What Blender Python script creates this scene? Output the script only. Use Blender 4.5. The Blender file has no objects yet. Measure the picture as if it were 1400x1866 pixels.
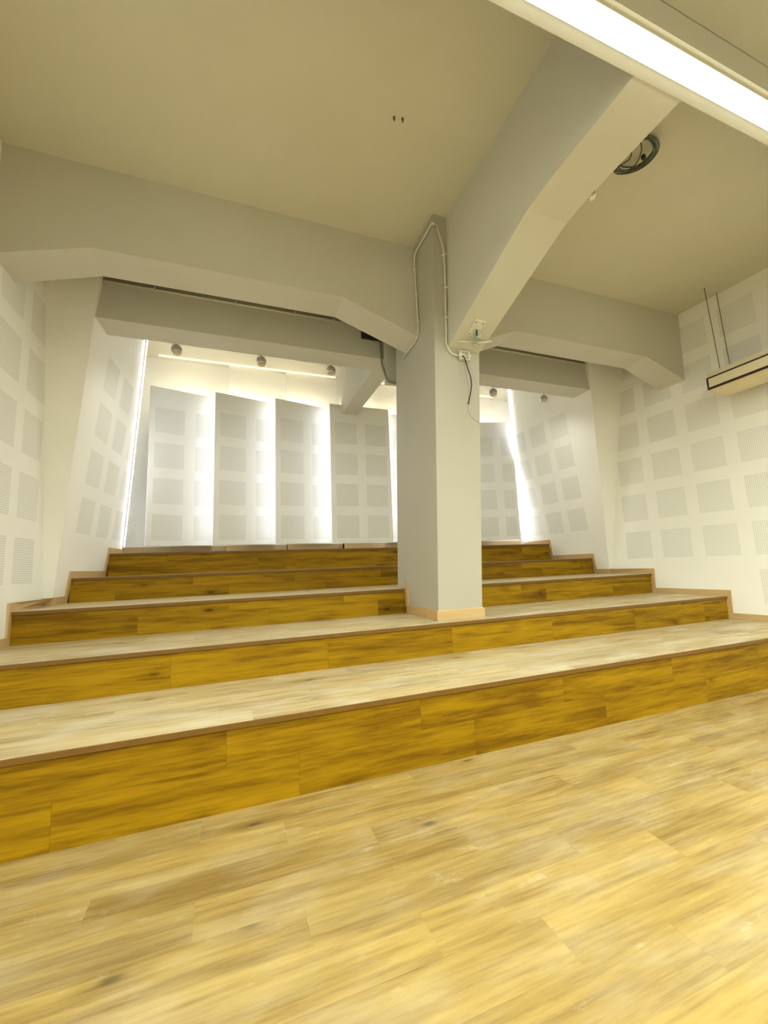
import bpy, bmesh, math, random
from mathutils import Vector, Matrix
random.seed(4)
SC = bpy.context.scene
COL = SC.collection

# ------------------------------------------------------------------ camera
F_PX = 748.85
cam_d = bpy.data.cameras.new('camera')
cam = bpy.data.objects.new('camera', cam_d); COL.objects.link(cam)
cam_d.sensor_fit = 'HORIZONTAL'; cam_d.sensor_width = 36.0
cam_d.lens = F_PX / 1400 * 36.0
cam_d.clip_start = 0.02; cam_d.clip_end = 60
pit, yaw, rol = [math.radians(v) for v in (7.37336, 20.4874, -2.18619)]
Fv = Vector((math.sin(yaw) * math.cos(pit), math.cos(yaw) * math.cos(pit), math.sin(pit)))
Rv = Vector((math.cos(yaw), -math.sin(yaw), 0)); Uv = Rv.cross(Fv)
R2 = Rv * math.cos(rol) + Uv * math.sin(rol); U2 = -Rv * math.sin(rol) + Uv * math.cos(rol)
cam.matrix_world = Matrix(((R2.x, U2.x, -Fv.x, 0), (R2.y, U2.y, -Fv.y, 0), (R2.z, U2.z, -Fv.z, 1.15), (0, 0, 0, 1)))
SC.camera = cam

# ------------------------------------------------------------------ exposure, world
SC.view_settings.view_transform = 'Standard'; SC.view_settings.look = 'None'
SC.view_settings.exposure = 0.72; SC.view_settings.gamma = 1.0
SC.view_settings.use_curve_mapping = False
W = bpy.data.worlds.new('world'); SC.world = W; W.use_nodes = True
W.node_tree.nodes['Background'].inputs[0].default_value = (0.9, 0.95, 1, 1)
W.node_tree.nodes['Background'].inputs[1].default_value = 0.0

MAIN_LED = 56.0      # emission of the long ceiling light
MAIN_COL = (0.95, 1.0, 0.86)
COVE = 10.0          # cool strips behind the panels
COVE_COL = (0.90, 0.95, 1.0)
WARM = 14.0          # warm strips over the panels
WARM_COL = (1.0, 0.90, 0.66)
SPOT_W = 14.5       # the silver spotlights in the alcove
REAR_W = 120.0       # unseen fill lights added behind the camera

def area_lamp(name, loc, sx, sy, power, col):
    l = bpy.data.lights.new(name, 'AREA'); l.shape = 'RECTANGLE'; l.size = sx; l.size_y = sy
    l.energy = power; l.color = col; l.spread = math.radians(150)
    o = bpy.data.objects.new(name, l); COL.objects.link(o); o.location = loc
    return o
area_lamp('rear_fill_light', (2.0, -0.9, 3.5), 6.0, 0.25, REAR_W, MAIN_COL)  # added fill pair, standing in for unseen room lighting
area_lamp('rear_fill_light', (2.0, -2.4, 3.5), 6.0, 0.25, REAR_W, MAIN_COL)

# ------------------------------------------------------------------ node helpers
class NT:
    def __init__(s, name):
        s.m = bpy.data.materials.new(name); s.m.use_nodes = True
        s.t = s.m.node_tree; s.b = s.t.nodes['Principled BSDF']
    def n(s, typ, **kw):
        nd = s.t.nodes.new(typ)
        for k, v in kw.items(): setattr(nd, k, v)
        return nd
    def put(s, sock, v):
        if isinstance(v, bpy.types.NodeSocket): s.t.links.new(v, sock)
        else: sock.default_value = v
    def m_(s, op, a, b=None, c=None):
        nd = s.n('ShaderNodeMath', operation=op)
        s.put(nd.inputs[0], a)
        if b is not None: s.put(nd.inputs[1], b)
        if c is not None: s.put(nd.inputs[2], c)
        return nd.outputs[0]
    def add(s, a, b): return s.m_('ADD', a, b)
    def sub(s, a, b): return s.m_('SUBTRACT', a, b)
    def mul(s, a, b): return s.m_('MULTIPLY', a, b)
    def pos(s):
        g = s.n('ShaderNodeNewGeometry'); sp = s.n('ShaderNodeSeparateXYZ')
        s.t.links.new(g.outputs['Position'], sp.inputs[0]); return sp.outputs[:3]
    def vec(s, x, y, z=0.0):
        c = s.n('ShaderNodeCombineXYZ')
        for i, v in enumerate((x, y, z)): s.put(c.inputs[i], v)
        return c.outputs[0]
    def noise(s, v, scale, detail=3, rough=0.5):
        nd = s.n('ShaderNodeTexNoise'); s.put(nd.inputs['Vector'], v)
        nd.inputs['Scale'].default_value = scale; nd.inputs['Detail'].default_value = detail
        nd.inputs['Roughness'].default_value = rough
        return nd.outputs['Fac']
    def white(s, v):
        nd = s.n('ShaderNodeTexWhiteNoise', noise_dimensions='3D'); s.put(nd.inputs['Vector'], v)
        return nd.outputs['Value']
    def ramp(s, v, lo, hi, a=0.0, b=1.0):
        nd = s.n('ShaderNodeMapRange', interpolation_type='SMOOTHSTEP'); s.put(nd.inputs[0], v)
        for i, x in enumerate((lo, hi, a, b)): s.put(nd.inputs[i + 1], x)
        return nd.outputs[0]
    def mix(s, f, a, b, mode='MIX'):
        nd = s.n('ShaderNodeMix', data_type='RGBA', blend_type=mode)
        s.put(nd.inputs[0], f)
        s.put(nd.inputs[6], a if isinstance(a, bpy.types.NodeSocket) else (*a, 1))
        s.put(nd.inputs[7], b if isinstance(b, bpy.types.NodeSocket) else (*b, 1))
        return nd.outputs[2]
    def out(s, col, rough=0.6, bump=None, bs=0.1, bd=0.002):
        s.put(s.b.inputs['Base Color'], col if isinstance(col, bpy.types.NodeSocket) else (*col, 1))
        s.put(s.b.inputs['Roughness'], rough)
        if bump is not None:
            b = s.n('ShaderNodeBump'); b.inputs['Strength'].default_value = bs; b.inputs['Distance'].default_value = bd
            s.put(b.inputs['Height'], bump); s.t.links.new(b.outputs[0], s.b.inputs['Normal'])
        return s.m

def plain(name, col, rough=0.5, metal=0.0, noise=0.05, nscale=30):
    t = NT(name); x, y, z = t.pos()
    f = t.noise(t.vec(x, y, z), nscale, 2)
    dark = tuple(c * (1 - noise) for c in col)
    t.b.inputs['Metallic'].default_value = metal
    return t.out(t.mix(f, dark, col), rough)

def paint(name, col, rough=0.7, tex=0.35):
    t = NT(name); x, y, z = t.pos(); p = t.vec(x, y, z)
    f = t.noise(p, 1.3, 3); g = t.noise(p, 90, 2)
    c = t.mix(t.ramp(f, .35, .7), tuple(v * .965 for v in col), col)
    return t.out(c, rough, g, tex, 0.003)

def glow(name, col, strength):
    m = bpy.data.materials.new(name); m.use_nodes = True; nt = m.node_tree
    b = nt.nodes['Principled BSDF']
    b.inputs['Base Color'].default_value = (*col, 1)
    b.inputs['Emission Color'].default_value = (*col, 1); b.inputs['Emission Strength'].default_value = strength
    return m

def perforated(name, col, uaxis, u0, v0, pitch_u, pitch_v, w, h, tilt=0.0, zref=1.5, umin=-99, umax=99, vmin=-99, vmax=99, holes=20, flat=False, low=None, hc=.68):
    """painted board with square fields of small holes; u along uaxis, v up (or along y when flat)"""
    t = NT(name); x, y, z = t.pos(); P = (x, y, z)
    u = P[uaxis]; v = y if flat else z
    if tilt: u = t.sub(u, t.mul(t.sub(z, zref), tilt))
    def cell(a, a0, pitch, size, lo, hi):
        r = t.sub(a, a0); k = t.m_('FLOOR', t.m_('DIVIDE', r, pitch))
        f = t.sub(r, t.mul(k, pitch))
        ins = t.m_('LESS_THAN', f, size)
        ok = t.mul(t.m_('GREATER_THAN', a, lo), t.m_('LESS_THAN', a, hi))
        return f, t.mul(ins, ok)
    fu, iu = cell(u, u0, pitch_u, w, umin, umax); fv, iv = cell(v, v0, pitch_v, h, vmin, vmax)
    ins = t.mul(iu, iv)
    if low: ins = t.mul(ins, t.m_('MAXIMUM', t.m_('GREATER_THAN', v, low[0]), t.m_('LESS_THAN', y, low[1])))
    hp = w / holes; hq = h / holes
    cu = t.sub(t.m_('FRACT', t.m_('DIVIDE', fu, hp)), .5); cv = t.sub(t.m_('FRACT', t.m_('DIVIDE', fv, hq)), .5)
    d = t.m_('SQRT', t.add(t.mul(cu, cu), t.mul(cv, cv)))
    hole = t.mul(t.m_('LESS_THAN', d, .30), ins)
    f = t.noise(t.vec(x, y, z), 1.6, 3)
    base = t.mix(t.ramp(f, .35, .7), tuple(c * .96 for c in col), col)
    fld = t.mix(ins, base, tuple(c * .955 for c in col))
    c = t.mix(hole, fld, tuple(c * hc for c in col))
    return t.out(c, 0.65, t.mul(hole, -1.0), 0.5, 0.003)

def wood(name, light, dark, plane, row_h, row0, seam0, step, dust=0.0, gap=0.25, contrast=1.0, rough=0.42, length=1.05, grey_amt=.2, var=.22):
    """vinyl planks running along x. plane 'y' = lying (rows along y), 'z' = standing (rows along z)"""
    t = NT(name); x, y, z = t.pos()
    v = y if plane == 'y' else z
    r = t.m_('DIVIDE', t.sub(v, row0), row_h); row = t.m_('FLOOR', r); fr = t.sub(r, row)
    u = t.m_('DIVIDE', t.add(t.sub(x, seam0), t.mul(row, step)), length); pid = t.m_('FLOOR', u); fu = t.sub(u, pid)
    other = t.m_('FLOOR', t.mul(y if plane == 'z' else z, 3.0))
    rnd = t.white(t.vec(pid, row, other)); rnd2 = t.white(t.vec(row, pid, t.add(other, 7.7)))
    sh = t.mul(rnd, 37.0)
    # long streaks, knots
    s1 = t.noise(t.vec(t.add(t.mul(x, 1.1), sh), t.mul(v, 15.0), sh), 1.0, 4, .6)
    s2 = t.noise(t.vec(t.add(t.mul(x, 4.5), sh), t.mul(v, 70.0), t.add(sh, 3)), 1.0, 4, .6)
    s3 = t.noise(t.vec(t.add(t.mul(x, .8), sh), t.mul(v, 4.0), t.add(sh, 9)), 1.0, 3, .5)
    k = t.n('ShaderNodeTexVoronoi'); t.put(k.inputs['Vector'], t.vec(t.add(t.mul(x, 2.6), sh), t.add(t.mul(v, 6.5), sh), 0.0)); k.inputs['Scale'].default_value = 1.0
    kd = k.outputs['Distance']; kc = t.n('ShaderNodeSeparateColor'); t.put(kc.inputs[0], k.outputs['Color'])
    knot = t.mul(t.ramp(kd, .04, .15, 1.0, 0.0), t.m_('GREATER_THAN', kc.outputs[0], .48))
    halo = t.mul(t.ramp(kd, .1, .42, 1.0, 0.0), t.m_('GREATER_THAN', kc.outputs[0], .48))
    f = t.add(t.mul(t.ramp(s1, .36, .68), .52 * contrast), t.add(t.mul(t.ramp(s2, .4, .68), .34 * contrast), t.mul(t.ramp(s3, .4, .65), .30 * contrast)))
    f = t.m_('MINIMUM', t.add(f, t.mul(t.sub(rnd2, .5), var)), 1.0)
    f = t.m_('MAXIMUM', f, 0.0)
    f = t.m_('MINIMUM', t.add(f, t.mul(halo, .30)), 1.0)
    mid = tuple((a * .55 + b * .45) for a, b in zip(light, dark))
    c = t.mix(f, light, dark)
    # greyer planks among yellow ones
    grey = sum(mid) / 3
    c = t.mix(t.mul(t.ramp(rnd, .3, .9), grey_amt), c, (grey * 1.02, grey * .93, grey * .72))
    c = t.mix(t.mul(knot, .8), c, tuple(b * .30 for b in dark))
    du = t.mul(t.m_('MINIMUM', fu, t.sub(1.0, fu)), length); dv = t.mul(t.m_('MINIMUM', fr, t.sub(1.0, fr)), row_h)
    dd = t.m_('MINIMUM', du, dv); seam = t.ramp(dd, .0006, .0022, 1.0, 0.0)
    c = t.mix(t.mul(seam, gap), c, tuple(b * .35 for b in dark))
    if dust > 0:
        p = t.vec(t.mul(x, 1.0), t.mul(v, 2.2), z)
        dn = t.ramp(t.noise(p, 2.2, 5, .6), .42, .72); d2 = t.ramp(t.noise(t.vec(t.mul(x, 2.0), t.mul(v, 5.0), 4.0), 2.6, 5, .7), .60, .74)
        c = t.mix(t.mul(dn, dust), c, (.62, .57, .45)); c = t.mix(t.mul(d2, dust * .9), c, (.80, .78, .68))
    return t.out(c, t.ramp(s2, .2, .8, rough - .05, rough + .1), t.sub(t.mul(s2, .4), seam), 0.10, 0.002)

# ------------------------------------------------------------------ materials
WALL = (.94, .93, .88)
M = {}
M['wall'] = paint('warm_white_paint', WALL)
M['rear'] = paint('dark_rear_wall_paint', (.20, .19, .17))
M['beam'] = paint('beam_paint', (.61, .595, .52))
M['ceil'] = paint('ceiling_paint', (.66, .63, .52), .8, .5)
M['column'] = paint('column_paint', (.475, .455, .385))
M['perf_right'] = perforated('perforated_board_right', WALL, 1, 3.445, 1.11, .487, .5185, .352, .365, .036, 1.48, vmax=4.22, umax=4.33, low=(1.05, 2.9))
M['perf_left'] = perforated('perforated_board_left', WALL, 1, 3.955, 1.11, .472, .519, .345, .365, 0, 1.5, umax=4.33, vmin=1.05)
M['perf_alc_l'] = perforated('perforated_board_alcove_left', WALL, 1, 4.695, 1.572, .462, .4815, .325, .345, -.045, 1.9, umin=4.6, vmax=3.45, vmin=1.5)
M['perf_alc_r'] = perforated('perforated_board_alcove_right', WALL, 1, 4.745, 1.565, .475, .4925, .345, .345, -.015, 1.9, umin=4.65, vmax=3.50, vmin=1.5)
PANEL = (.82, .82, .80)
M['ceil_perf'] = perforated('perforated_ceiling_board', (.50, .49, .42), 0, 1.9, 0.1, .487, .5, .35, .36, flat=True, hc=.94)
FL_L, FL_D = (.405, .285, .084), (.20, .122, .029)
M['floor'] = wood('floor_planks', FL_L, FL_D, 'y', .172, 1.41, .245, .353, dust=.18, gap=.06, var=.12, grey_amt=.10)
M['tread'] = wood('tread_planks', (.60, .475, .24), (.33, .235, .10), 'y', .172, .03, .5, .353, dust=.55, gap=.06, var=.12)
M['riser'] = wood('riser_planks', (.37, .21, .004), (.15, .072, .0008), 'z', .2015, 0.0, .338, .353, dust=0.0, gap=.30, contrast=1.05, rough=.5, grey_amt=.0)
M['edge'] = plain('step_edge_trim', (.19, .09, .009), .55, 0, .3, 12)
M['riser'].node_tree.nodes['Principled BSDF'].inputs['Specular IOR Level'].default_value = .15
def skirt_mat():
    t = NT('skirting_oak'); x, y, z = t.pos()
    s = t.noise(t.vec(t.mul(x, 2), t.mul(y, 2), t.mul(z, 40)), 1.5, 3)
    return t.out(t.mix(s, (.50, .33, .15), (.62, .44, .22)), .5)
M['skirt'] = skirt_mat()
M['white'] = plain('white_plastic', (.72, .70, .60), .4, 0, .03)
M['conduit'] = plain('painted_conduit', (.68, .66, .56), .45, 0, .03)
M['grey_pipe'] = plain('grey_pipe', (.30, .28, .22), .5, 0, .05)
M['dark'] = plain('dark_metal', (.025, .022, .02), .6)
M['maroon'] = plain('dark_red_seal', (.035, .008, .012), .5)
M['cream'] = plain('cream_casing', (.72, .64, .42), .4, 0, .03)
M['chrome'] = plain('brushed_chrome', (.62, .58, .56), .18, 1.0, .1)
M['pink'] = plain('frosted_lens', (.66, .50, .44), .35)
M['black'] = plain('black_rubber', (.02, .02, .018), .5)
M['green_wire'] = plain('grey_green_cable', (.10, .13, .09), .5, 0, .4, 60)
M['pale_wire'] = plain('pale_cable', (.38, .42, .32), .5)
M['red'] = plain('dark_red_tape', (.20, .05, .05), .5)
M['steel'] = plain('steel_rod', (.20, .18, .12), .45, .6)
M['hole'] = plain('dark_hole', (.12, .09, .05), .8)
M['led'] = glow('main_led_diffuser', MAIN_COL, MAIN_LED)
M['led_side'] = glow('main_led_side', MAIN_COL, 7.0)
M['cove'] = glow('cool_led_strip', COVE_COL, COVE)
M['cove_r'] = glow('cool_led_strip_bright', COVE_COL, COVE * 1.2)
M['cove_edge'] = glow('cool_led_edge', COVE_COL, 9.0)
M['corner'] = glow('corner_led_strip', WARM_COL, .5)
M['warm'] = glow('warm_led_strip', WARM_COL, WARM)

# ------------------------------------------------------------------ object helpers
ORG = {}
def world_org(o): return ORG.get(o.name, Vector((0, 0, 0)))
def obj(name, bm, mat, parent=None, kind=None, bevel=0.0, smooth=False, mats=None):
    bmesh.ops.recalc_face_normals(bm, faces=bm.faces)
    vs = [v.co for v in bm.verts]
    if parent is None:
        lo = Vector([min(v[i] for v in vs) for i in range(3)]); hi = Vector([max(v[i] for v in vs) for i in range(3)])
        org = Vector(((lo.x + hi.x) / 2, (lo.y + hi.y) / 2, lo.z))
    else: org = world_org(parent)
    for v in bm.verts: v.co -= org
    me = bpy.data.meshes.new(name); bm.to_mesh(me); bm.free()
    for m in (mats or [mat]): me.materials.append(m)
    if smooth:
        for p in me.polygons: p.use_smooth = True
    o = bpy.data.objects.new(name, me); COL.objects.link(o)
    if parent is None: o.location = org
    else: o.parent = parent
    ORG[o.name] = org
    if kind: o['kind'] = kind
    if bevel:
        b = o.modifiers.new('bevel', 'BEVEL'); b.width = bevel; b.segments = 2; b.limit_method = 'ANGLE'
    return o
def tag(o, label, cat, group=None):
    o['label'] = label; o['category'] = cat
    if group: o['group'] = group
    return o
def thing(name, loc, label, cat, group=None):
    o = bpy.data.objects.new(name, None); COL.objects.link(o); o.location = loc
    o.empty_display_size = .1; ORG[o.name] = Vector(loc)
    return tag(o, label, cat, group)

def hexa(b, t, bm=None):
    """b, t: four bottom and four top points, same order round"""
    bm = bm or bmesh.new()
    B = [bm.verts.new(p) for p in b]; T = [bm.verts.new(p) for p in t]
    bm.faces.new(B[::-1]); bm.faces.new(T)
    for i in range(len(B)):
        j = (i + 1) % len(B); bm.faces.new((B[i], B[j], T[j], T[i]))
    return bm
def box(x0, x1, y0, y1, z0, z1, bm=None):
    return hexa([(x0, y0, z0), (x1, y0, z0), (x1, y1, z0), (x0, y1, z0)], [(x0, y0, z1), (x1, y0, z1), (x1, y1, z1), (x0, y1, z1)], bm)
def prism(pts, axis, a, b, bm=None):
    """polygon in the plane across axis (x: (y,z), y: (x,z), z: (x,y)), from a to b"""
    def P(p, s): return {'x': (s, p[0], p[1]), 'y': (p[0], s, p[1]), 'z': (p[0], p[1], s)}[axis]
    return hexa([P(p, a) for p in pts], [P(p, b) for p in pts], bm)
def tube(pts, r, seg=10, bm=None, round_=0):
    bm = bm or bmesh.new(); pts = [Vector(p) for p in pts]
    if round_:
        q = [pts[0]]
        for i in range(1, len(pts) - 1):
            a, p, c = pts[i - 1], pts[i], pts[i + 1]
            d1 = (a - p); d2 = (c - p); R = min(round_, d1.length / 2.1, d2.length / 2.1)
            s, e = p + d1.normalized() * R, p + d2.normalized() * R
            for k in range(6):
                u = k / 5; q.append(s * (1 - u) ** 2 + p * 2 * u * (1 - u) + e * u * u)
        q.append(pts[-1]); pts = q
    rings = []; up = None
    for i, p in enumerate(pts):
        d = (pts[min(i + 1, len(pts) - 1)] - pts[max(i - 1, 0)]).normalized()
        if up is None:
            up = Vector((0, 0, 1)) if abs(d.z) < .9 else Vector((1, 0, 0))
        up = (up - d * up.dot(d)).normalized(); s = d.cross(up)
        rings.append([bm.verts.new(p + (up * math.cos(6.28319 * k / seg) + s * math.sin(6.28319 * k / seg)) * r) for k in range(seg)])
    for a, c in zip(rings, rings[1:]):
        for k in range(seg): bm.faces.new((a[k], a[(k + 1) % seg], c[(k + 1) % seg], c[k]))
    bm.faces.new(rings[0]); bm.faces.new(rings[-1][::-1])
    return bm
def lathe(c, prof, seg=24, axis=Vector((0, 0, 1)), bm=None):
    bm = bm or bmesh.new(); c = Vector(c); q = Vector((0, 0, 1)).rotation_difference(axis)
    rings = [[bm.verts.new(c + q @ Vector((r * math.cos(6.28319 * k / seg), r * math.sin(6.28319 * k / seg), z))) for k in range(seg)] for r, z in prof]
    for a, d in zip(rings, rings[1:]):
        for k in range(seg): bm.faces.new((a[k], a[(k + 1) % seg], d[(k + 1) % seg], d[k]))
    bm.faces.new(rings[0][::-1]); bm.faces.new(rings[-1])
    return bm

# ------------------------------------------------------------------ shape of the room
CZ = 4.257
def xr(y, z): return 5.28 - .08 * (y - 3.4) + .05 * (z - .65)         # right wall face
XL = -1.57                                                         # left wall face
def xal(y, z): return -1.49 + .087 * (y - 4.5) + .1275 * (z - 1.05)  # alcove left wall face
def xar(y, z): return 5.15 - .004 * (y - 4.5) - .150 * (z - 1.05)    # alcove right wall face
def yret(z): return 4.53 - .135 * (z - 1.0)                          # return faces lean to the room
def yel(z): return 6.032 - .2215 * (z - 1.48)                        # rear edge of the alcove left wall
def yer(z): return 6.203 - .143 * (z - 1.49)
YB = 6.40
YS = [2.292, 3.127, 3.961, 4.796, 5.630]
ZS = [0, .403, .655, .905, 1.138, 1.405]

obj('floor', box(-1.65, 6.0, -4.0, YS[0], -.1, 0), M['floor'], kind='structure')
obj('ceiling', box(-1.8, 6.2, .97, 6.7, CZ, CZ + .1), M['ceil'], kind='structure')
obj('ceiling', box(-1.8, 6.2, -4.0, .97, 3.60, 3.70), M['ceil_perf'], kind='structure')
obj('wall_front', box(-1.7, 6.2, -4.1, -4.0, 0, 3.6), M['rear'], kind='structure')
obj('wall_left', box(XL - .1, XL, -4.0, 6.7, 0, CZ), M['perf_left'], kind='structure')
def wr(y0, y1, z0, z1):
    return hexa([(xr(y0, z0), y0, z0), (xr(y1, z0), y1, z0), (xr(y1, z0) + .12, y1, z0), (xr(y0, z0) + .12, y0, z0)],
                [(xr(y0, z1), y0, z1), (xr(y1, z1), y1, z1), (xr(y1, z1) + .12, y1, z1), (xr(y0, z1) + .12, y0, z1)])
obj('wall_right', wr(-4.0, 6.7, 0, CZ), M['perf_right'], kind='structure')
# alcove side walls: leaning wedges with a plain return face towards the room
def alc(side):
    z0, z1 = .60, CZ
    fx, wx, ye = (xal, lambda y, z: XL, yel) if side < 0 else (xar, xr, yer)
    def ring(z):
        a, c = yret(z), ye(z)
        return [(wx(a, z), a, z), (fx(a, z), a, z), (fx(c, z), c, z), (wx(c, z), c, z)]
    bm = hexa(ring(z0), ring(z1)); return bm
for s, nm, mt in ((-1, 'wall_alcove_left', 'perf_alc_l'), (1, 'wall_alcove_right', 'perf_alc_r')):
    obj(nm, alc(s), M[mt], kind='structure')
# back wall: overlapping flat bays
bays = [-1.75, -.067, .79, 1.66, 2.33, 3.15, 3.99, 5.9]
pts = []
for i in range(7):
    if i < 3: pts += [(bays[i], YB - .11 if i else YB - .02), (bays[i + 1], YB)]
    elif i == 3: pts += [(bays[3], YB - .11), (bays[4], YB - .11)]
    else: pts += [(bays[i], YB), (bays[i + 1], YB - .11 if i < 6 else YB - .02)]
bm = bmesh.new(); pts2 = pts + [(5.9, 6.6), (-1.75, 6.6)]
prism(pts2, 'z', 1.0, CZ, bm)
obj('wall_back', bm, M['wall'], kind='structure')

# ------------------------------------------------------------------ stepped timber platforms
names = ['lowest and widest wooden seating step, its tall front board meeting the floor',
         'second wooden seating step from the floor, running in front of the white column',
         'third wooden seating step from the floor, interrupted by the white column',
         'fourth wooden seating step from the floor, just below the topmost one',
         'topmost wooden seating step under the standing white acoustic panels']
for k in range(5):
    y0 = YS[k]; y1 = YS[k + 1] if k < 4 else YB - .13; z = ZS[k + 1]
    def ends(y):
        if y < 4.5: return XL + .001, xr(y, z) - .001
        return xal(y, z) + .001, xar(y, z) - .001
    T = thing('seating_step', (1.85, y0, 0), names[k], 'step', 'wooden seating steps')
    def slab(ya, yb, za, zb, bm=None):
        ys = [ya] + ([4.52] if ya < 4.5 < yb and k == 2 else []) + [yb]
        L = []; R = []
        for y in ys:
            yy = min(y, 4.499) if (y == 4.52) else y
            l, r = ends(y if y != 4.52 else 4.49); L.append((l, y)); R.append((r, y))
            if y == 4.52:
                l, r = ends(4.53); L.append((l, 4.53)); R.append((r, 4.53))
        return prism(L + R[::-1], 'z', za, zb, bm)
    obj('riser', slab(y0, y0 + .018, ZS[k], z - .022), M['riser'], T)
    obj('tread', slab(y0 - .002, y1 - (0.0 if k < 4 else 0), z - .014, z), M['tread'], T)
    obj('edge_trim', slab(y0 - .012, y0 - .0021, z - .026, z - .001), M['edge'], T)

# ------------------------------------------------------------------ skirting along the side walls (stepped)
def skirting(side):
    bm = bmesh.new(); th = .016; H = .068; Wd = .045
    def fx(y, z):
        if side < 0: return XL if y < yret(z) + .005 else xal(y, z)
        return xr(y, z) if y < yret(z) + .005 else xar(y, z)
    sg = 1 if side < 0 else -1
    def piece(ya, yb, za, zb):
        hexa([(fx(ya, za), ya, za), (fx(yb, za), yb, za), (fx(yb, za) + sg * th, yb, za), (fx(ya, za) + sg * th, ya, za)],
             [(fx(ya, zb), ya, zb), (fx(yb, zb), yb, zb), (fx(yb, zb) + sg * th, yb, zb), (fx(ya, zb) + sg * th, ya, zb)], bm)
    for k in range(5):
        zt = ZS[k + 1]; ya = YS[k]; yb = YS[k + 1] - Wd if k < 4 else (yel(1.45) if side < 0 else yer(1.45))
        piece(ya - Wd, ya, ZS[k], zt + H)           # beside the riser
        if ya < 4.5 < yb:
            yc = yret(zt)
            piece(ya, yc - .002, zt, zt + H)
            hexa([(fx(yc - .01, zt), yc - .02, zt), (xal(yc, zt) + .03 if side < 0 else xar(yc, zt) - .03, yc - .02, zt), (xal(yc, zt) + .03 if side < 0 else xar(yc, zt) - .03, yc, zt), (fx(yc - .01, zt), yc, zt)],
                 [(fx(yc - .01, zt), yc - .02, zt + H), (xal(yc, zt) + .03 if side < 0 else xar(yc, zt) - .03, yc - .02, zt + H), (xal(yc, zt) + .03 if side < 0 else xar(yc, zt) - .03, yc, zt + H), (fx(yc - .01, zt), yc, zt + H)], bm)
            piece(yc + .006, yb, zt, zt + H)
        else: piece(ya, yb, zt, zt + H)
    piece(-3.9, YS[0] - Wd, 0, H)
    return bm
obj('baseboard_left', skirting(-1), M['skirt'], kind='structure')
obj('baseboard_right', skirting(1), M['skirt'], kind='structure')
bm = bmesh.new()
off = [(x, y - .016) for x, y in pts]; clipped = [(max(min(x, 5.5), -1.56), y) for x, y in pts]
prism([(max(min(x, 5.5), -1.56), y - .016) for x, y in pts] + clipped[::-1], 'z', 1.405, 1.515, bm)
obj('baseboard_back', bm, M['skirt'], kind='structure')

# ------------------------------------------------------------------ column
def cyf(z): return 3.262 - .098 * (z - .74)
def cyb(z): return 4.165 - .105 * (z - 1.0)
def cxl(z): return 1.688 - .006 * (z - .74)
CXR = 2.132
colT = thing('support_column', (1.9, 3.6, ZS[2]), 'square white plastered column standing on the second step', 'column')
def ring(z, ya, yb): return [(cxl(z), ya, z), (CXR, ya, z), (CXR, yb, z), (cxl(z), yb, z)]
zb = ZS[3]
prf = [(cyf(ZS[2]), ZS[2]), (YS[2] - .01, ZS[2]), (YS[2] - .01, zb), (cyb(zb), zb), (cyb(CZ), CZ - .002), (cyf(CZ), CZ - .002)]
bm = hexa([(cxl(z), y, z) for y, z in prf], [(CXR, y, z) for y, z in prf])
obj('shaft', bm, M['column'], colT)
bm = bmesh.new(); H = .078; z0 = ZS[2]; e = .019
hexa([(cxl(z0) - e, cyf(z0) - e, z0), (CXR + e, cyf(z0) - e, z0), (CXR + e, cyf(z0), z0), (cxl(z0) - e, cyf(z0), z0)],
     [(cxl(z0) - e, cyf(z0) - e, z0 + H), (CXR + e, cyf(z0) - e, z0 + H), (CXR + e, cyf(z0), z0 + H), (cxl(z0) - e, cyf(z0), z0 + H)], bm)
box(cxl(z0) - e, cxl(z0), cyf(z0), YS[2] - .03, z0, z0 + H, bm)
box(CXR, CXR + e, cyf(z0), YS[2] - .03, z0, z0 + H, bm)
box(cxl(z0) - e, cxl(z0) + .003, YS[2] - .075, YS[2] - .012, z0 + H, ZS[3] + .075, bm)
box(CXR - .003, CXR + e, YS[2] - .075, YS[2] - .012, z0 + H, ZS[3] + .075, bm)
# thin cap moulding
hexa([(cxl(z0) - e * .6, cyf(z0) - e * .6, z0 + H), (CXR + e * .6, cyf(z0) - e * .6, z0 + H), (CXR + e * .6, cyf(z0), z0 + H), (cxl(z0) - e * .6, cyf(z0), z0 + H)],
     [(cxl(z0) - e * .4, cyf(z0) - e * .4, z0 + H + .012), (CXR + e * .4, cyf(z0) - e * .4, z0 + H + .012), (CXR + e * .4, cyf(z0), z0 + H + .012), (cxl(z0) - e * .4, cyf(z0), z0 + H + .012)], bm)
box(cxl(z0) - e * .6, cxl(z0), cyf(z0), YS[2] - .08, z0 + H, z0 + H + .012, bm)
sk = obj('skirting', bm, M['skirt'], colT); sk['label'] = 'oak skirting round the column foot'

# ------------------------------------------------------------------ beams
Y1A, Y1B = 3.33, 3.652; ZB1 = 3.575
xe = xr(3.5, 3.6)
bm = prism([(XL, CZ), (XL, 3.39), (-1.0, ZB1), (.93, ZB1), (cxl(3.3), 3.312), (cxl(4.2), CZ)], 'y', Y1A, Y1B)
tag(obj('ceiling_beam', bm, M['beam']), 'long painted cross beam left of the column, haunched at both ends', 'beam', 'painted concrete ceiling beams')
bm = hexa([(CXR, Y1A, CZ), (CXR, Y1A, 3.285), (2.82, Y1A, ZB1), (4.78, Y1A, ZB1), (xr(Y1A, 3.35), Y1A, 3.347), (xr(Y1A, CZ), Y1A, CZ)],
          [(CXR, Y1B, CZ), (CXR, Y1B, 3.285), (2.82, Y1B, ZB1), (4.78, Y1B, ZB1), (xr(Y1B, 3.35), Y1B, 3.347), (xr(Y1B, CZ), Y1B, CZ)])
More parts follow.
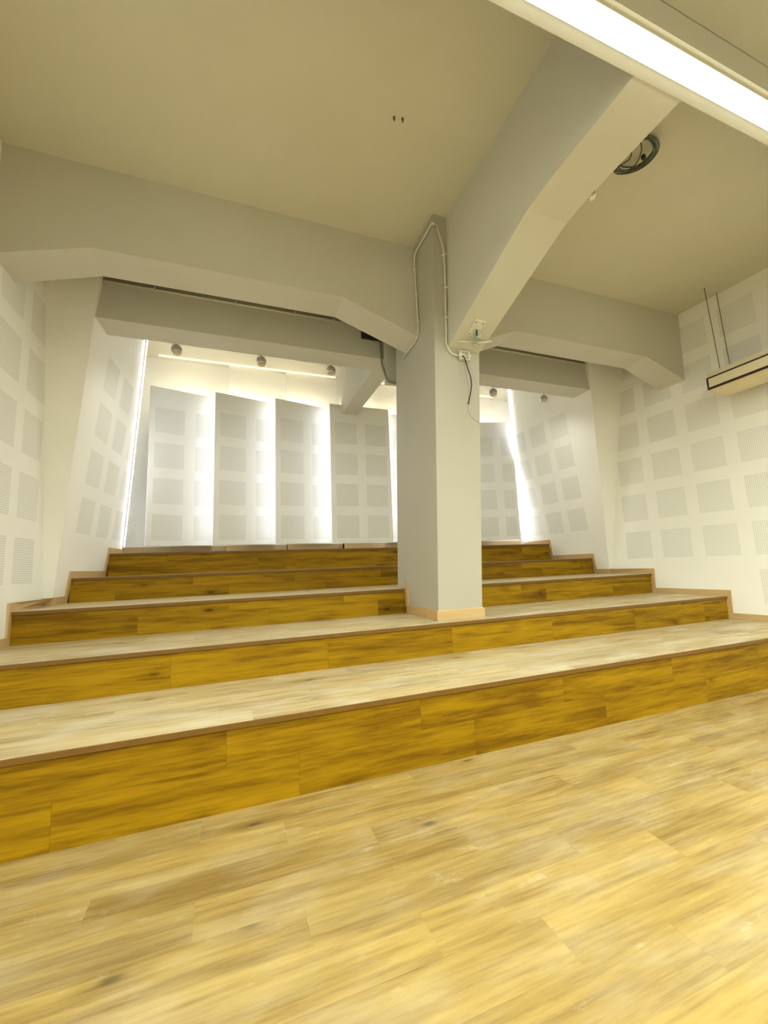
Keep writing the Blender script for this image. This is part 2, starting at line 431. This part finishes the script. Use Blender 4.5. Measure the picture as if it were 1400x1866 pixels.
tag(obj('ceiling_beam', bm, M['beam']), 'painted cross beam between the column and the right wall, haunched at both ends', 'beam', 'painted concrete ceiling beams')
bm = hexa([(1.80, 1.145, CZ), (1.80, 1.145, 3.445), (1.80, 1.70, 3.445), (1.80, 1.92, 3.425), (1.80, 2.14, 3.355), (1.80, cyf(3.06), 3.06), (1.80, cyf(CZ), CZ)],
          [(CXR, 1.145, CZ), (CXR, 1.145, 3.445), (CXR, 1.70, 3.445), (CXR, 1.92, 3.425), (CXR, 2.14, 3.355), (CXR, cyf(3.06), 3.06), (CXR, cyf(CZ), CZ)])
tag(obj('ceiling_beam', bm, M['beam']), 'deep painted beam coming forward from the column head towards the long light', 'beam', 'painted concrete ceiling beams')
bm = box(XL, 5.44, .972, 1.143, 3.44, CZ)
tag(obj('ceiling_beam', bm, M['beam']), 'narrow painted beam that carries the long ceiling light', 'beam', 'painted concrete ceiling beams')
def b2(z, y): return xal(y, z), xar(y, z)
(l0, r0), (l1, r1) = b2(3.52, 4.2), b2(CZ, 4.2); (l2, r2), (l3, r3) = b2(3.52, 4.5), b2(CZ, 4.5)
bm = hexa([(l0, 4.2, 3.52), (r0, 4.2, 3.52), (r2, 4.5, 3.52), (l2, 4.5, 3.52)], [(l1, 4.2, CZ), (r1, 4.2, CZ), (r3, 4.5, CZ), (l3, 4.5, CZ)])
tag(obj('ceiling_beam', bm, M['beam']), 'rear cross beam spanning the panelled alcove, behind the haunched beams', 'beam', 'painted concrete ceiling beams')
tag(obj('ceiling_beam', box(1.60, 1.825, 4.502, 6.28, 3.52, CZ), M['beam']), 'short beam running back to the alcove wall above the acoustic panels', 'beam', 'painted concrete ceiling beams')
tag(obj('beam_casing', box(1.632, 2.10, 4.115, 4.195, 3.205, CZ), M['beam'], bevel=.004), 'pale boxed casing behind the column, hanging lower than the rear beam', 'casing')

# ------------------------------------------------------------------ acoustic panels
spec = [(-1.043, 6.0, -.245, 6.22, 'leftmost standing acoustic panel, next to the alcove left wall'),
        (-.232, 6.0, .608, 6.22, 'second standing acoustic panel from the left'),
        (.596, 6.0, 1.452, 6.22, 'third standing acoustic panel from the left'),
        (1.412, 6.0, 2.382, 6.0, 'fourth standing acoustic panel from the left, the duller one beside the column'),
        (2.40, 6.22, 3.19, 6.0, 'standing acoustic panel almost wholly hidden behind the column, seen as a sliver'),
        None,
        (4.02, 6.22, 4.815, 6.0, 'standing acoustic panel right of the column, last before the alcove right wall')]
PZ0, PZ1 = 1.512, 3.672
for i, s in enumerate(spec):
    if s is None: continue
    x0, y0, x1, y1, lab = s
    T = thing('acoustic_panel', ((x0 + x1) / 2, (y0 + y1) / 2, PZ0), 'white perforated ' + lab, 'acoustic panel', 'standing acoustic panels along the back wall')
    d = Vector((x1 - x0, y1 - y0, 0)).normalized(); nrm = Vector((-d.y, d.x, 0)) * .026     # backwards
    a, b = Vector((x0, y0, 0)), Vector((x1, y1, 0))
    q = [a, b, b + nrm, a + nrm]
    # fields of holes: two columns centred on the board
    wx = x1 - x0; u0 = x0 + (.066 if i != 6 else .07)
    if i == 3: u0 = 1.481
    pm = perforated('perforated_panel_board', PANEL, 0, u0, 1.578, .487, .4868, .352, .345, umin=x0 + .03, umax=x1 - .05, vmax=3.5, vmin=1.56)
    obj('board', hexa([(p.x, p.y, PZ0) for p in q], [(p.x, p.y, PZ1) for p in q]), pm, T, bevel=.003)
    # frame battens at the back
    n2 = nrm.normalized() * .04
    for fz in (PZ0 + .12, (PZ0 + PZ1) / 2, PZ1 - .12):
        c0 = a + d * .1 + nrm; c1 = b - d * .1 + nrm
        obj('batten', hexa([(c0.x, c0.y, fz), (c1.x, c1.y, fz), (c1.x + n2.x, c1.y + n2.y, fz), (c0.x + n2.x, c0.y + n2.y, fz)],
             [(c0.x, c0.y, fz + .04), (c1.x, c1.y, fz + .04), (c1.x + n2.x, c1.y + n2.y, fz + .04), (c0.x + n2.x, c0.y + n2.y, fz + .04)]), M['white'], T)
    for fz in (PZ0 + .12, PZ1 - .12):
        bx = (x0 + x1) / 2; by = (y0 + y1) / 2
        obj('wall_bracket', box(bx - .02, bx + .02, by + .06, YB - (.111 if i == 3 else .10), fz, fz + .04), M['white'], T)
    # light strip behind the nearer edge, shining onto the neighbour; a warm one along the top
    front_left = y0 < y1 or i == 3
    sides = []
    if front_left and i > 0: sides.append(-1)
    if y1 < y0 or i == 3: sides.append(1)
    for sd in sides:
        e0 = a if sd < 0 else b
        p = e0 + nrm + d * (.012 * (-sd)) ; n2 = nrm.normalized() * .022
        t_ = d * (.006 * (-sd))
        st = hexa([(p.x, p.y, PZ0 + .01), (p.x + t_.x, p.y + t_.y, PZ0 + .01), (p.x + t_.x + n2.x, p.y + t_.y + n2.y, PZ0 + .01), (p.x + n2.x, p.y + n2.y, PZ0 + .01)],
                  [(p.x, p.y, PZ1 - .05), (p.x + t_.x, p.y + t_.y, PZ1 - .05), (p.x + t_.x + n2.x, p.y + t_.y + n2.y, PZ1 - .05), (p.x + n2.x, p.y + n2.y, PZ1 - .05)])
        ls = obj('light_strip', st, M['cove_r'] if i == 6 else M['cove'], T); ls['label'] = 'glowing cool white strip behind the edge'
    c0 = a + d * .05 + nrm; c1 = b - d * .05 + nrm; n2 = nrm.normalized() * .02
    st = hexa([(c0.x, c0.y, PZ1 - .035), (c1.x, c1.y, PZ1 - .035), (c1.x + n2.x, c1.y + n2.y, PZ1 - .035), (c0.x + n2.x, c0.y + n2.y, PZ1 - .035)],
              [(c0.x, c0.y, PZ1 - .02), (c1.x, c1.y, PZ1 - .02), (c1.x + n2.x, c1.y + n2.y, PZ1 - .02), (c0.x + n2.x, c0.y + n2.y, PZ1 - .02)])
    ls = obj('top_light_strip', st, M['warm'], T); ls['label'] = 'glowing warm white strip behind the top edge'

# light strips at the rear edges of the alcove side walls and in the ceiling corner
def edge_strip(side):
    fx, ye = (xal, yel) if side < 0 else (xar, yer)
    sg = 1 if side < 0 else -1
    z0, z1 = 1.50, 4.2
    def rg(z, o0, o1, w0, w1):
        x, y = fx(ye(z), z), ye(z)
        return [(x + sg * o0, y + w0, z), (x + sg * o1, y + w0, z), (x + sg * o1, y + w1, z), (x + sg * o0, y + w1, z)]
    return (hexa(rg(z0, .020, .026, -.012, .012), rg(z1, .020, .026, -.012, .012)), hexa(rg(z0, .0, .026, .0125, .018), rg(z1, .0, .026, .0125, .018)))
for sd, lab in ((-1, 'bright vertical light strip at the rear edge of the alcove left wall'), (1, 'bright vertical light strip at the rear edge of the alcove right wall')):
    T = thing('light_strip', ((xal if sd < 0 else xar)((yel if sd < 0 else yer)(1.5), 1.5), (yel if sd < 0 else yer)(1.5) + .01, 1.5), lab, 'light strip', 'vertical light strips at the alcove sides')
    g, c = edge_strip(sd)
    obj('diffuser', g, M['cove_edge'], T); c.free()
for x0, x1, lab in ((-1.0, 1.58, 'warm light strip in the ceiling corner over the left acoustic panels'), (1.86, 4.65, 'warm light strip in the ceiling corner over the right acoustic panels')):
    tag(obj('light_strip', box(x0, x1, 6.262, 6.280, 4.236, 4.2565), M['corner']), lab, 'light strip', 'light strips in the alcove ceiling corner')

# ------------------------------------------------------------------ long ceiling light
T = thing('linear_ceiling_light', (2.0, 1.03, 3.385), 'long bright white linear light fixed under the narrow beam', 'ceiling light')
obj('housing', box(-1.3, 5.2, .993, 1.087, 3.428, 3.4395), M['white'], T)
bm = prism([(.995, 3.4275), (1.085, 3.4275), (1.084, 3.422), (1.081, 3.419), (.999, 3.419), (.996, 3.422)], 'x', -1.295, 5.195)
bm.normal_update()
for f_ in bm.faces:
    if abs(f_.normal.z) < .9 or f_.calc_center_median().z > 3.425: f_.material_index = 1
obj('diffuser', bm, None, T, mats=[M['led'], M['led_side']])
for x in (-1.3, 5.2): obj('end_cap', box(x - .006 if x < 0 else x, x if x < 0 else x + .006, .993, 1.087, 3.418, 3.4395), M['white'], T)

# ------------------------------------------------------------------ ceiling air conditioner
T = thing('air_conditioner', (5.2, 2.2, 2.93), 'cream suspended air conditioner with dark framed outlet by the right wall', 'air conditioner')
ya, yb = 1.50, 2.845
prof = [(5.005, 3.095), (5.005, 2.962), (5.06, 2.925), (5.15, 2.90), (5.27, 2.905), (5.37, 2.945), (5.40, 3.02), (5.40, 3.16), (5.03, 3.16)]
nose = [(x * .0 + (5.2 + (x - 5.2) * .90), 3.03 + (z - 3.03) * .80) for x, z in prof]
bm = bmesh.new(); rings = []
for yy, k in ((ya, 1), (yb - .07, 1), (yb - .03, .975), (yb - .008, .93), (yb, .84)):
    rings.append([bm.verts.new((5.005 + (x - 5.005) * (1 if x < 5.02 else k), yy, 3.10 + (z - 3.10) * k if z < 3.10 else z)) for x, z in prof])
for A, B in zip(rings, rings[1:]):
    for i in range(len(prof)): j = (i + 1) % len(prof); bm.faces.new((A[i], A[j], B[j], B[i]))
bm.faces.new(rings[0]); bm.faces.new(rings[-1][::-1])
obj('casing', bm, M['cream'], T)
bm = bmesh.new()
box(4.992, 5.004, ya, yb, 3.083, 3.095, bm); box(4.992, 5.004, ya, yb, 2.955, 2.978, bm)
box(4.992, 5.004, yb - .014, yb, 2.9785, 3.0825, bm)
o = obj('outlet_frame', bm, M['maroon'], T); o['label'] = 'dark outlet frame'
obj('louvre', box(4.996, 5.003, ya, yb - .016, 2.981, 3.080), M['cream'], T, bevel=.002)
for (rx, ry) in ((5.19, 2.80), (5.44, 2.83)):
    r_ = obj('suspension_rod', tube([(rx, ry + (.04 if rx < 5.3 else .03), CZ - .002), (rx, ry, 3.10)], .0042, 8), M['steel'], T)
    lt = lathe((rx, ry + .002, 3.165), [(.011, -.008), (.014, 0), (.011, .008)], 6); obj('nut', lt, M['steel'], r_)
    obj('anchor_plate', lathe((rx, ry + .04, CZ - .012), [(.02, 0), (.02, .011)], 12), M['white'], r_)

# ------------------------------------------------------------------ conduits on the column and beams
def clip(c, ax):  # small saddle clip
    x, y, z = c
    return box(x - .016, x + .016, y - .016, y + .016, z - .007, z + .007)
cr = .0095
T = thing('conduit', (1.68, 3.2, 3.3), 'cream conduit running down the left side of the column into the beam haunch', 'conduit', 'conduits on the column head')
P = [(cxl(4.15) + .012, cyf(4.15) - .011, 4.152), (cxl(4.15) - .012, cyf(4.15) - .010, 4.165), (cxl(4.15) - .012, 3.305, 4.16), (cxl(4) - .012, 3.312, 3.95), (cxl(3.4) - .012, 3.312, 3.38), (cxl(3.3) - .012, 3.36, 3.30), (cxl(3.3) - .012, 3.70, 3.285)]
obj('pipe', tube(P, cr, 10, None, .05), M['conduit'], T, smooth=True)
for z in (4.0, 3.75, 3.46): obj('clip', box(cxl(z) - .026, cxl(z) + .001, 3.300, 3.324, z - .006, z + .006), M['white'], T)
T = thing('conduit', (1.78, 3.0, 3.0), 'cream conduit running down the right side of the column to the open box', 'conduit', 'conduits on the column head')
def fy(z): return cyf(z) - .011
P = [(1.692, fy(4.16) , 4.158), (1.765, fy(3.95), 3.95), (1.778, fy(3.7), 3.7), (1.782, fy(3.4), 3.4), (1.785, fy(3.07), 3.075), (1.835, fy(3.005), 3.005), (1.925, fy(3.0), 3.0)]
obj('pipe', tube(P, cr, 10, None, .04), M['conduit'], T, smooth=True)
for x, z in ((1.768, 3.90), (1.783, 3.33), (1.78, 3.60)): obj('clip', box(x - .016, x + .02, fy(z) - .012, fy(z) + .012, z - .006, z + .006), M['white'], T)
# open junction box with wires
T = thing('junction_box', (1.965, 3.03, 2.96), 'small open cream junction box on the column with wires hanging out', 'junction box')
yb_ = cyf(3.0); x0, x1, z0, z1 = 1.918, 2.012, 2.962, 3.046
bm = bmesh.new(); w = .012; dp = .032
box(x0, x1, yb_ - .004, yb_ - .0005, z0, z1, bm)
box(x0, x0 + w, yb_ - dp, yb_ - .004, z0, z1, bm); box(x1 - w, x1, yb_ - dp, yb_ - .004, z0, z1, bm)
box(x0 + w, x1 - w, yb_ - dp, yb_ - .004, z1 - .006, z1, bm); box(x0 + w, x1 - w, yb_ - dp, yb_ - .004, z0, z0 + .006, bm)
box(x0 - .014, x0, yb_ - dp, yb_ - dp + .006, z0 + .004, z1 - .004, bm); box(x1, x1 + .014, yb_ - dp, yb_ - dp + .006, z0 + .004, z1 - .004, bm)
obj('case', bm, M['white'], T)
for sx in (x0 - .007, x1 + .007):
    for sz in (z0 + .016, z1 - .016): obj('screw_hole', box(sx - .004, sx + .004, yb_ - dp - .002, yb_ - dp - .0002, sz - .004, sz + .004), M['hole'], T)
yw = yb_ - .045
o = obj('cable', tube([(1.938, yb_ - .02, 3.0), (1.948, yw, 2.975), (1.965, yw, 2.90), (1.998, yw, 2.80), (2.003, yw, 2.72), (1.985, yw, 2.64), (1.965, yw, 2.57), (1.955, yw, 2.535)], .0055, 8, None, .03), M['black'], T, smooth=True); o['label'] = 'black cable hanging from the box'
o = obj('wire', tube([(1.945, yb_ - .02, 2.98), (1.945, yw, 2.90), (1.955, yw, 2.80), (1.972, yw, 2.72), (1.965, yw, 2.62), (1.945, yw, 2.54), (1.945, yw, 2.47), (1.975, yw, 2.42), (2.02, yw, 2.385), (2.06, yw, 2.375)], .0024, 6, None, .03), M['grey_pipe'], T, smooth=True); o['label'] = 'thin grey wire'
o = obj('wire', tube([(1.965, yb_ - .02, 2.98), (2.01, yw - .01, 2.86), (2.045, yw - .01, 2.72), (2.05, yw - .01, 2.5), (2.045, yw - .01, 2.36), (2.02, yw - .01, 2.29), (1.96, yw - .01, 2.285)], .0016, 6, None, .03), M['pale_wire'], T, smooth=True); o['label'] = 'thin pale wire'

# bracket with connector under the beam, close to the column
def zs(y): return 3.445 - (y - 1.84) * (.385 / (cyf(3.06) - 1.84))
T = thing('socket_bracket', (1.99, 2.80, 3.09), 'cream bracket with a hanging connector under the deep beam next to the column', 'bracket')
y0, y1 = 2.715, 2.87
bm = hexa([(1.90, y0, zs(y0) - .008), (2.0, y0, zs(y0) - .008), (2.0, y1, zs(y1) - .008), (1.90, y1, zs(y1) - .008)], [(1.90, y0, zs(y0) - .001), (2.0, y0, zs(y0) - .001), (2.0, y1, zs(y1) - .001), (1.90, y1, zs(y1) - .001)])
obj('plate', bm, M['white'], T)
for sx in (1.915, 1.985):
    for sy in (2.735, 2.85): obj('screw', lathe((sx, sy, zs(sy) - .011), [(.006, 0), (.006, .003)], 10), M['hole'], T)
obj('connector', box(1.955, 2.01, 2.80, 2.85, zs(2.82) - .075, zs(2.82) - .006), M['pale_wire'], T, bevel=.004)
obj('connector_gap', box(1.952, 1.962, 2.79, 2.799, zs(2.82) - .06, zs(2.82) - .006), M['black'], T)
obj('stub_pipe', tube([(2.0, 2.90, zs(2.9) - .035), (2.10, 2.89, zs(2.9) - .018), (2.17, 2.885, zs(2.88) - .006)], .010, 10), M['conduit'], T, smooth=True)
obj('stub_pipe', tube([(1.99, 2.90, zs(2.9) - .03), (1.90, 2.93, zs(2.93) - .012), (1.86, 2.94, zs(2.94) - .008)], .008, 10), M['conduit'], T, smooth=True)
obj('cable_loop', tube([(2.0 + .035 * math.cos(a * .5), 2.88 + .012 * math.sin(a * .5), zs(2.88) - .075 + .03 * math.sin(a * .5)) for a in range(11)], .005, 8), M['pale_wire'], T, smooth=True)

# pipes along the rear beam
for zz, rr, mt, lab in ((3.938, .011, 'grey_pipe', 'uppermost grey pipe of the three along the rear beam'), (3.912, .011, 'grey_pipe', 'middle grey pipe of the three along the rear beam'), (3.884, .013, 'conduit', 'lowest, cream conduit of the three along the rear beam, held by clips')):
    T = thing('beam_pipe', (1.8, 4.186, zz), lab, 'pipe', 'pipes along the rear beam')
    pieces = [(xal(4.2, zz) + .01, 1.625), (2.11, xar(4.2, zz) - .01)]
    bm = bmesh.new(); tube([(pieces[0][0], 4.186, zz), (1.36, 4.186, zz)], rr, 8, bm); tube([(2.11, 4.186, zz), (pieces[1][1], 4.186, zz)], rr, 8, bm)
    obj('pipe', bm, M[mt], T, smooth=True)
    if mt == 'conduit':
        for x in (-.72, .02, .62, 1.05): obj('clip', box(x - .008, x + .008, 4.170, 4.1995, zz - .020, zz + .020), M['white'], T)
tag(obj('duct_opening', box(1.37, 1.615, 4.165, 4.199, 3.732, 3.99), M['dark']), 'black box on the rear beam left of the column, half hidden by the beam haunch', 'duct box')
o = tag(obj('drop_pipe', tube([(1.60, 4.182, 3.73), (1.605, 4.182, 3.45), (1.618, 4.10, 3.25), (1.64, 4.10, 3.199), (1.78, 4.10, 3.193)], .013, 10, None, .03), M['grey_pipe'], smooth=True), 'thin grey pipe dropping down the edge of the casing behind the column', 'pipe')

# ------------------------------------------------------------------ spotlights behind the rear beam
ords = ['leftmost of the silver spotlights under the rear beam', 'middle of the three silver spotlights left of the column', 'silver spotlight closest to the column on its left side', 'silver spotlight just right of the column', 'rightmost silver spotlight, above the perforated alcove wall']
for (x, z), lab in zip(((-.566, 3.500), (.294, 3.496), (1.10, 3.493), (3.40, 3.482), (4.28, 3.486)), ords):
    y = 4.575
    T = thing('spotlight', (x, y, z - .05), lab, 'spotlight', 'silver spotlights behind the rear beam')
    ax = Vector((.05 * (1.8 - x), -.25, -1)).normalized()
    prof = [(.012, -.052), (.032, -.046), (.048, -.028), (.056, 0), (.053, .022), (.046, .034), (.044, .046)]
    obj('housing', lathe((x, y, z), prof, 28, ax), M['chrome'], T, smooth=True)
    obj('lens', lathe(Vector((x, y, z)) + ax * .0465, [(.041, 0), (.038, .008), (.015, .012)], 24, ax), M['pink'], T, smooth=True)
    sl = bpy.data.lights.new('spot_beam', 'SPOT'); sl.energy = SPOT_W; sl.spot_size = math.radians(165); sl.spot_blend = 1.0; sl.shadow_soft_size = .06; sl.color = (1.0, .97, .88)
    so = bpy.data.objects.new('spot_beam', sl); COL.objects.link(so); so.parent = T
    so.location = Vector((x, y, z)) + ax * .075 - Vector((x, y, z - .05)); so.rotation_euler = Vector((0, .35, -1)).to_track_quat('-Z', 'Y').to_euler()
    obj('arm', tube([(x, y, z + .05), (x, y, z + .11), (x, 4.503, z + .11)], .007, 8, None, .02), M['chrome'], T, smooth=True)

# ------------------------------------------------------------------ cable coil, loose socket, fixings on the ceiling
T = thing('cable_coil', (2.87, 1.91, 4.16), 'coil of grey green cable hanging from the ceiling beside the deep beam', 'cable coil')
for k, (r, dz, ecc, mt) in enumerate(((.170, 0, 0, 'green_wire'), (.158, .006, .4, 'pale_wire'), (.164, -.012, 1.2, 'green_wire'), (.148, -.004, 2.0, 'green_wire'), (.152, .014, 3.0, 'pale_wire'), (.135, -.016, 4.1, 'green_wire'), (.142, .018, 5.0, 'green_wire'), (.172, .010, 5.9, 'pale_wire'))):
    bm = tube([(2.875 + .008 * math.cos(ecc) + (r - .02 + .006 * math.sin(2 * a + ecc)) * math.cos(a), 1.895 + .008 * math.sin(ecc) + (r - .02 + .006 * math.cos(3 * a)) * math.sin(a), 4.19 + dz + .012 * math.sin(a + ecc)) for a in [6.28319 * i / 40 for i in range(41)]], .0055, 7)
    obj('cable_turn', bm, M[mt], T, smooth=True)
obj('cable_end', tube([(2.80, 1.80, 4.20), (2.86, 1.83, 4.17), (2.91, 1.90, 4.16), (2.93, 1.98, 4.17), (2.90, 2.03, 4.19)], .005, 7, None, .03), M['green_wire'], T, smooth=True)
obj('cable_end', tube([(2.77, 1.84, 4.22), (2.83, 1.90, 4.15), (2.80, 1.99, 4.16), (2.84, 2.05, 4.19)], .005, 7, None, .03), M['green_wire'], T, smooth=True)
obj('plug', box(2.915, 2.94, 1.86, 1.885, 4.15, 4.185), M['black'], T, bevel=.004)
obj('tape', lathe((2.955, 1.975, 4.18), [(.012, -.018), (.013, .018)], 10, Vector((.5, .8, 0)).normalized()), M['red'], T)
obj('ceiling_tie', tube([(2.74, 1.91, 4.19), (2.75, 1.91, CZ)], .004, 6), M['pale_wire'], T)
T = thing('loose_socket', (2.155, 1.73, 3.44), 'small loose white lamp holder dangling by its wire at the edge of the deep beam', 'lamp holder')
obj('socket', lathe((2.165, 1.735, 3.462), [(.010, -.028), (.022, -.022), (.024, .0), (.016, .018), (.008, .024)], 14, Vector((.4, .5, .3)).normalized()), M['white'], T, smooth=True)
obj('terminal', box(2.134, 2.158, 1.70, 1.728, 3.452, 3.478), M['grey_pipe'], T, bevel=.003)
obj('wire', tube([(2.15, 1.71, 3.475), (2.15, 1.67, 3.49), (2.155, 1.64, 3.495), (2.15, 1.61, 3.525), (2.16, 1.585, 3.56), (2.14, 1.57, 3.62)], .0035, 6, None, .02), M['green_wire'], T, smooth=True)
for (x, y), lab in zip(((1.04, 2.28), (1.10, 2.27)), ('left one of the two small fixing stubs in the ceiling', 'right one of the two small fixing stubs in the ceiling')):
    tag(obj('ceiling_anchor', lathe((x, y, CZ - .03), [(.004, 0), (.006, .01), (.009, .03)], 10), M['hole']), lab, 'anchor', 'fixing stubs in the ceiling')
